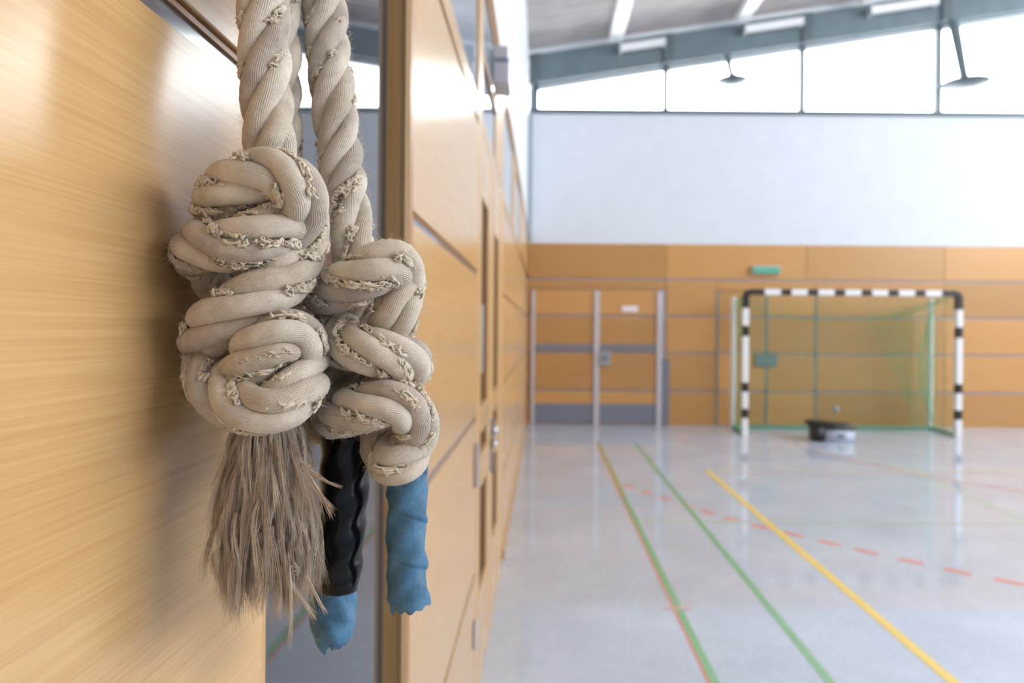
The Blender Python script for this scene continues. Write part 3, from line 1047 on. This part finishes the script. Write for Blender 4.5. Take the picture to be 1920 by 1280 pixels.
def fray(root, data, R, amount, seed, s_range=None, size=1.0, sparse=None):
    """crumbly pills and curled ends of broken yarn crowding the grooves between the strands"""
    C, s, T, N, B, phase, lay, wob = data
    rg = np.random.default_rng(seed)
    IV, IF = ico()
    lo, hi = s_range if s_range else (0.02, s[-1] - 0.02)
    Vs, paths, rad, yp, yr = [], [], [], [], []
    for c in range(amount):
        s0 = rg.uniform(lo, hi)
        if sparse and s0 < sparse[0] and rg.random() > sparse[1]:
            continue
        k = rg.integers(4)
        run = rg.uniform(0.004, 0.026)
        big = rg.uniform(0.7, 1.7)
        edge = (1.0 if rg.random() < 0.8 else 0.4) * PI / 4
        cnt = int(3 + run * 420 * rg.uniform(0.5, 1.2))
        for y_ in range(int(rg.integers(3, 7))):
            kk, kc = 44, 17
            tt, tcn = np.linspace(0, 1, kk), np.linspace(0, 1, kc)

            def wig(sd):
                w = np.interp(tt, tcn, rg.normal(0, sd, kc))
                w[1:-1] = 0.25 * w[:-2] + 0.5 * w[1:-1] + 0.25 * w[2:]
                return w
            a0, a1 = sorted(rg.uniform(0, 1, 2))
            ss = s0 + run * np.linspace(a0, max(a1, a0 + 0.3), kk) + wig(0.0016)
            fi = np.clip(ss / (s[1] - s[0]), 0, len(s) - 1.001)
            ii = fi.astype(int)
            fr = (fi - ii)[:, None]
            an = phase + k * PI / 2 + 2 * PI * ss / lay + wob[ii] + edge + rg.normal(0, 0.08) + wig(0.13)
            Cc = C[ii] * (1 - fr) + C[ii + 1] * fr
            Dd = N[ii] * np.cos(an)[:, None] + B[ii] * np.sin(an)[:, None]
            yp.append(Cc + Dd * (R * (0.90 + wig(0.06)))[:, None])
            rr = np.clip(0.00058 + wig(0.00022), 0.00025, 0.0011) * min(big, 1.3)
            rr[0] = rr[-1] = 0.0001
            yr.append(rr)
        for q in range(cnt):
            ss = s0 + run * q / cnt + rg.normal(0, 0.0010)
            i = int(np.clip(np.searchsorted(s, ss), 0, len(s) - 1))
            ang = phase + k * PI / 2 + 2 * PI * s[i] / lay + wob[i] + edge + rg.normal(0, 0.13)
            D = N[i] * math.cos(ang) + B[i] * math.sin(ang)
            side = np.cross(T[i], D)
            p0 = C[i] + D * R * (0.76 + 0.20 * rg.random())
            sz = rg.uniform(0.00034, 0.00085) * size * big
            axs = rg.normal(0, 1, (3, 3))
            axs, _ = np.linalg.qr(axs)
            sc = np.array([rg.uniform(1.0, 1.9), 1.0, rg.uniform(0.6, 1.0)]) * sz
            nz = 1 + 0.33 * np.sin(IV @ rg.normal(0, 3.2, 3) + rg.uniform(0, 6)) * np.sin(IV @ rg.normal(0, 3.2, 3) + rg.uniform(0, 6)) + rg.normal(0, 0.05, len(IV))
            Vs.append(p0 + ((IV * nz[:, None]) * sc) @ axs.T)
            for f in range(2):
                L = rg.uniform(0.0012, 0.0034) * size
                d = D * rg.uniform(0.2, 0.9) + side * rg.normal(0, 0.7) + T[i] * rg.normal(0, 0.7)
                d /= np.linalg.norm(d)
                curl = rg.normal(0, 1.0, 3) - D * 0.6
                t = np.linspace(0, 1, 5)[:, None]
                paths.append(p0 + D * R * 0.06 + d * L * t + curl * L * 0.8 * t ** 2)
                rad.append(rg.uniform(0.00005, 0.00012) * np.array([1, 1.0, 0.95, 0.8, 0.3]))
    n = len(Vs)
    Fq = (IF[None] + (np.arange(n) * len(IV))[:, None, None]).reshape(-1, 3)
    Vy, Qy = tubes_mesh(np.array(yp), np.array(yr), 6)
    np_mesh('torn_yarn', Vy, Qy, MF_TUFT, root, kind='stuff')
    np_mesh('fray_pills', np.concatenate(Vs), Fq, MF_TUFT, root, kind='stuff')
    V, Q = tubes_mesh(np.array(paths), np.array(rad), 4)
    return np_mesh('fray_fibres', V, Q, MF_TUFT, root, kind='stuff')


def fuzz(root, data, R, count, seed, frac=1.0):
    C, s, T, N, B, phase, lay, wob = data
    rg = np.random.default_rng(seed)
    i = rg.integers(2, int(len(s) * frac) - 2, count)
    ang = rg.uniform(0, 2 * PI, count)
    D = N[i] * np.cos(ang)[:, None] + B[i] * np.sin(ang)[:, None]
    p0 = C[i] + D * (R * rg.uniform(0.85, 1.0, count))[:, None]
    L = rg.uniform(0.0015, 0.0055, count)[:, None]
    d = D * 0.75 + T[i] * rg.normal(0, 0.6, (count, 1)) + rg.normal(0, 0.35, (count, 3))
    d /= np.linalg.norm(d, axis=1, keepdims=True)
    curl = rg.normal(0, 0.6, (count, 3))
    t = np.linspace(0, 1, 4)
    P = p0[:, None, :] + d[:, None, :] * L[:, None, :] * t[None, :, None] + curl[:, None, :] * L[:, None, :] * 0.5 * (t ** 2)[None, :, None]
    V, Q = tubes_mesh(P, np.tile(np.array([5.5e-5, 5e-5, 4e-5, 1.5e-5]), (count, 1)), 3)
    return np_mesh('fuzz', V, Q, MF_FUZZ, root, kind='stuff')


def P3(lst, back=0.0):
    return [tuple(at(q[0], q[1], q[2] + back)) for q in lst]


# ---- rope A: knotted, ending in a tassel
ptsA = P3([(478, -620, .470), (488, -150, .467), (494, 0, .465), (498, 150, .464), (505, 260, .466), (510, 350, .482), (490, 470, .494), (445, 590, .488),
           (402, 668, .466), (398, 716, .446), (440, 756, .434), (500, 766, .428), (552, 738, .436), (572, 690, .460), (535, 630, .490),
           (440, 555, .494), (378, 490, .472), (378, 462, .446), (440, 458, .432), (508, 432, .436), (552, 408, .456), (490, 385, .484),
           (415, 402, .466), (418, 366, .444), (462, 334, .434), (520, 326, .432), (562, 362, .436), (568, 420, .452), (562, 474, .462),
           (535, 522, .446), (470, 562, .434), (405, 606, .440), (388, 648, .462), (440, 690, .490), (530, 690, .486), (566, 650, .456),
           (545, 628, .438), (505, 640, .431), (466, 682, .440), (462, 738, .462), (485, 790, .465), (497, 850, .463)])
rA = empty('climbing_rope', at(500, 1150, .452), label='thick twisted rope tied in a fat double knot and ending in a frayed tassel',
           cat='rope', group='climbing ropes')
dA = make_strands(rA, ptsA, RR, phase=0.4, seed=1, mats=(0, 1, 2, 1))
fray(rA, dA, RR, 230, 11, (0.22, dA[1][-1] - 0.06), sparse=(0.40, 0.12))
fuzz(rA, dA, RR, 15000, 12)


def tassel(root):
    rg = np.random.default_rng(5)
    groups = [[], [], []]
    rads = [[], [], []]
    top = np.array(at(505, 805, .460))
    zs = np.array([0.01, 0.0, -0.015, -0.05, -0.09, -0.122, -0.14])
    rx_ = np.array([0.020, 0.024, 0.029, 0.0355, 0.035, 0.032, 0.028])
    nl = 560
    for l in range(nl):
        a = rg.uniform(0, 2 * PI)
        q = math.sqrt(rg.uniform(0.10, 1))
        z0 = 0.008 if l % 3 == 0 else -rg.uniform(0, 0.075)
        Lz = rg.uniform(0.038, 0.075)
        z1 = z0 - Lz
        if z1 < -0.118:
            z1 = -rg.uniform(0.106, 0.131)
        a1 = a + rg.normal(0, 0.16)
        q1 = q * rg.uniform(0.92, 1.10)
        R0_, R1_ = np.interp(-z0, -zs, rx_), np.interp(-z1, -zs, rx_)
        root_p = top + np.array([math.cos(a) * q * R0_ * 0.90, math.sin(a) * q * R0_ * 0.80, z0])
        tip = top + np.array([math.cos(a1) * q1 * R1_, math.sin(a1) * q1 * R1_ * 0.85, z1]) + rg.normal(0, 0.002, 3)
        out = np.array([math.cos(a), math.sin(a), 0]) * rg.uniform(0.0, 0.004)
        mid = (root_p + tip) / 2 + out + rg.normal(0, 0.0024, 3)
        k = 7
        t = np.linspace(0, 1, k)[:, None]
        base = (1 - t) ** 2 * root_p + 2 * t * (1 - t) * mid + t ** 2 * tip
        base = base + rg.normal(0, 0.0021, 3) * np.sin(t * rg.uniform(3, 8) + rg.uniform(0, 6))
        w_ = rg.uniform(0.0010, 0.0022)
        nf = int(rg.integers(20, 33))
        pale = rg.random()
        g = 0 if pale < 0.36 else (1 if pale < 0.74 else 2)
        for f in range(nf):
            o1 = rg.normal(0, 1, 3) * w_ * 0.6
            env = (1.0 - 0.75 * t) * (0.6 + 0.4 * np.minimum(1, t * 5))
            pth = base + o1 * env + rg.normal(0, 0.0005, 3) * np.sin(t * 6 + f) + rg.normal(0, 0.0017, 3) * t ** 2
            cut = rg.uniform(0.78, 1.0)
            pth = pth[0] + (pth - pth[0]) * cut
            groups[g].append(pth)
            r0 = rg.uniform(0.00008, 0.00018)
            rads[g].append(r0 * np.array([1, 1, 1, .95, .85, .65, .2]))
    # stray wisps flying out to the right over the black sleeve
    for (x0, y0, x1, y1, x2, y2, n) in ((560, 860, 600, 905, 640, 912, 16), (570, 880, 610, 935, 622, 968, 18), (575, 905, 600, 925, 628, 955, 12),
                                         (540, 1040, 552, 1130, 541, 1212, 26), (575, 1080, 600, 1130, 610, 1150, 14), (520, 1060, 570, 1130, 590, 1160, 26)):
        for q in range(n):
            j = rg.normal(0, 2.2, 2)
            a, b_, c = (np.array(at(x0 + j[0], y0 + j[1], .440)), np.array(at(x1 + j[0] * .8 + rg.normal(0, 1.5), y1 + j[1], .434)),
                        np.array(at(x2 + rg.normal(0, 3.0), y2 + rg.normal(0, 4.0), .432)))
            t = np.linspace(0, 1, 7)[:, None]
            groups[2 if n > 20 else 1].append((1 - t) ** 2 * a + 2 * t * (1 - t) * b_ + t ** 2 * c)
            rads[2 if n > 20 else 1].append(rg.uniform(0.0001, 0.0002) * np.array([1, 1, 1, .9, .8, .6, .2]))
    for g, nm in ((0, 'brown lower fibres of the tassel'), (1, 'beige fibres of the tassel'), (2, 'pale outer fibres of the tassel')):
        V, Q = tubes_mesh(np.array(groups[g]), np.array(rads[g]), 3)
        o = np_mesh('tassel', V, Q, MF_TAS[g], root, kind='stuff')
        o['label'] = nm


tassel(rA)

# ---- rope B: partly hidden behind A, ending in the black sleeve
knotB = []
for k in range(0, 31):
    th = 2 * PI * k / 10 + 0.6
    c = at(530, 455 + 300 * k / 30, .548)
    knotB.append((c.x + 0.019 * math.cos(th), c.y + 0.026 * math.sin(th), c.z))
ptsB = P3([(516, -620, .506), (518, -150, .505), (520, 0, .504), (523, 150, .505), (526, 280, .510), (532, 380, .528)]) + knotB + \
    P3([(555, 800, .550), (605, 795, .545), (645, 810, .522), (648, 850, .513)])
rB = empty('climbing_rope', at(640, 1110, .488), label='rope hanging half hidden behind the tasselled rope, its end in a glossy black sleeve',
           cat='rope', group='climbing ropes')
dB = make_strands(rB, ptsB, RR * 0.93, phase=1.3, seed=2, step=0.002, sides=18, mats=(0, 1, 0, 2))
fray(rB, dB, RR * 0.93, 30, 21, (0.20, 0.55))
fuzz(rB, dB, RR * 0.93, 4000, 22, 0.8)

# ---- rope C: second knot, ending in blue tape
ptsC = P3([(590, -620, .520), (598, -150, .516), (608, 0, .510), (618, 120, .508), (635, 260, .504), (654, 400, .498), (664, 470, .496), (672, 560, .508),
           (650, 650, .514), (628, 735, .500), (628, 776, .478), (680, 764, .456), (742, 756, .454), (778, 786, .470), (774, 832, .480),
           (742, 868, .470), (716, 838, .494), (680, 760, .516), (700, 700, .518), (760, 690, .496), (762, 674, .470), (694, 658, .452), (642, 644, .468),
           (630, 612, .496), (640, 570, .514), (612, 552, .494), (622, 548, .468), (680, 518, .450), (736, 494, .454), (752, 530, .474), (742, 585, .468),
           (728, 640, .494), (740, 740, .514), (782, 795, .500), (780, 845, .492), (769, 890, .488), (765, 960, .486)], back=0.012)
rC = empty('climbing_rope', at(766, 1135, .485), label='twisted rope with a stacked knot and a blue taped end nearest the door',
           cat='rope', group='climbing ropes')
dC = make_strands(rC, ptsC, RR * 0.98, phase=2.2, seed=3, mats=(2, 1, 0, 1), taper_end=(0.09, 0.52))
fray(rC, dC, RR, 300, 31, (0.12, dC[1][-1] - 0.14), sparse=(0.42, 0.55))
fuzz(rC, dC, RR, 15000, 32, 0.94)

# ---- rope D: hidden behind the others, only its blue taped tip shows
ptsD = P3([(590, -620, .575), (598, -150, .572), (608, 0, .566), (618, 120, .564), (635, 260, .562), (654, 400, .562), (664, 520, .566), (668, 640, .568),
           (655, 780, .575), (636, 920, .570), (625, 1060, .553)])
rD = empty('climbing_rope', at(624, 1215, .523), label='rope behind the black sleeve, only its stubby blue taped tip showing',
           cat='rope', group='climbing ropes')
dD = make_strands(rD, ptsD, RR * 0.9, phase=0.2, seed=4, step=0.003, sides=12, mats=(0, 2, 1, 0))


# ---- sleeves and tape
def sleeve(name, root, axis_pts, prof, lobes, lobe_amp, lay, m, phase=0.0, saw=0.0, saw_pitch=0.03, ragged=0.0, n=140, sides=64, open_end=False, seed=0, flap=None):
    C, s = catmull(axis_pts, 0.0008)
    T, N, B = frames(C)
    rg = np.random.default_rng(seed)
    a = np.arange(sides) / sides * 2 * PI
    u = s / s[-1]
    base = np.interp(u, [p[0] for p in prof], [p[1] for p in prof])
    lob = lobe_amp * np.cos(lobes * (a[None, :] - 2 * PI * s[:, None] / lay - phase))
    env = np.clip(np.minimum(u, 1 - u) * 9, 0, 1)[:, None]
    r = base[:, None] * (1 + lob * env)
    if saw:
        q = (a[None, :] / (2 * PI) + s[:, None] / saw_pitch)
        w = q - np.floor(q)
        r = r * (1 + saw * (w - 0.5) * np.minimum(1, (1 - w) * 14))
    wr = sum(rg.normal(0, 0.018) * np.cos(kk * a[None, :] + rg.uniform(0, 6) + s[:, None] * rg.uniform(60, 240)) for kk in (2, 3, 4, 5, 7))
    r = r * (1 + wr * (0.3 if name == 'black_sleeve' else 1.0))
    V = C[:, None, :] + r[:, :, None] * (np.cos(a)[None, :, None] * N[:, None, :] + np.sin(a)[None, :, None] * B[:, None, :])
    if ragged:
        w = np.clip((u - 0.9) / 0.1, 0, 1)[:, None]
        jag = np.interp(a, np.linspace(0, 2 * PI, 26), np.r_[rg.uniform(-1, 1, 25), 0.0])
        V = V + (T[:, None, :] * (ragged * jag)[None, :, None]) * w[:, :, None]
    nn = len(s)
    i = (np.arange(nn - 1) * sides)[:, None]
    j = np.arange(sides)[None, :]
    j2 = (j + 1) % sides
    Q = np.stack([i + j, i + j2, i + sides + j2, i + sides + j], -1).reshape(-1, 4)
    return np_mesh(name, V.reshape(-1, 3), Q, m, root)


mblk, ntb, bb_ = mat('black_shrink_sleeve')
bb_.inputs['Base Color'].default_value = (0.004, 0.004, 0.006, 1)
bb_.inputs['Roughness'].default_value = 0.2
bb_.inputs['Specular IOR Level'].default_value = 0.32
tcb = nd(ntb, 'ShaderNodeTexCoord')
nb = nd(ntb, 'ShaderNodeTexNoise', Scale=120.0, Detail=2.0)
ntb.links.new(tcb.outputs['Object'], nb.inputs['Vector'])
bpb = nd(ntb, 'ShaderNodeBump', Strength=0.12, Distance=0.001)
ntb.links.new(nb.outputs[0], bpb.inputs['Height'])
ntb.links.new(bpb.outputs[0], bb_.inputs['Normal'])

mblue, ntl, bl_ = mat('blue_cloth_tape')
tcl = nd(ntl, 'ShaderNodeTexCoord')
nl1 = nd(ntl, 'ShaderNodeTexNoise', Scale=70.0, Detail=6.0, Roughness=0.7)
nl2 = nd(ntl, 'ShaderNodeTexNoise', Scale=600.0, Detail=2.0)
for q in (nl1, nl2):
    ntl.links.new(tcl.outputs['Object'], q.inputs['Vector'])
rl = ramp(ntl, [(0.3, (0.03, 0.105, 0.19)), (0.55, (0.06, 0.175, 0.30)), (0.78, (0.13, 0.26, 0.38))])
ntl.links.new(nl1.outputs[0], rl.inputs[0])
ntl.links.new(rl.outputs[0], bl_.inputs['Base Color'])
bl_.inputs['Roughness'].default_value = 0.55
bpl = nd(ntl, 'ShaderNodeBump', Strength=0.8, Distance=0.0016)
ntl.links.new(nl1.outputs[0], bpl.inputs['Height'])
ntl.links.new(bpl.outputs[0], bl_.inputs['Normal'])

R0 = 0.0177
sleeve('black_sleeve', rB, P3([(649, 806, .492), (648, 880, .489), (642, 980, .486), (637, 1060, .484), (634, 1112, .483)], back=0.022),
       [(0, R0 * 0.95), (0.05, R0 * 1.02), (0.3, R0), (0.75, R0 * 0.92), (0.93, R0 * 0.86), (0.975, R0 * 0.80), (0.992, R0 * 0.6), (1.0, R0 * 0.02)],
       3, 0.040, 0.080, mblk, phase=0.9, seed=41)
R1 = 0.0143
sleeve('blue_tape', rC, P3([(766, 866, .487), (764, 930, .486), (762, 1000, .485), (763, 1070, .485), (768, 1138, .484)], back=0.012),
       [(0, R1 * 0.98), (0.06, R1 * 0.97), (0.3, R1 * 0.98), (0.6, R1 * 0.95), (0.85, R1 * 0.98), (1.0, R1 * 1.02)],
       4, 0.055, 0.112, mblue, phase=0.3, saw=0.13, saw_pitch=0.034, ragged=0.0035, seed=42)
sleeve('blue_tape', rD, P3([(622, 1020, .526), (623, 1100, .524), (624, 1160, .523), (626, 1212, .522)], back=0.025),
       [(0, R1 * 1.2), (0.5, R1 * 1.25), (0.8, R1 * 1.2), (0.93, R1 * 0.96), (1.0, R1 * 0.65)],
       3, 0.03, 0.085, mblue, phase=1.3, saw=0.06, saw_pitch=0.05, ragged=0.004, seed=43)
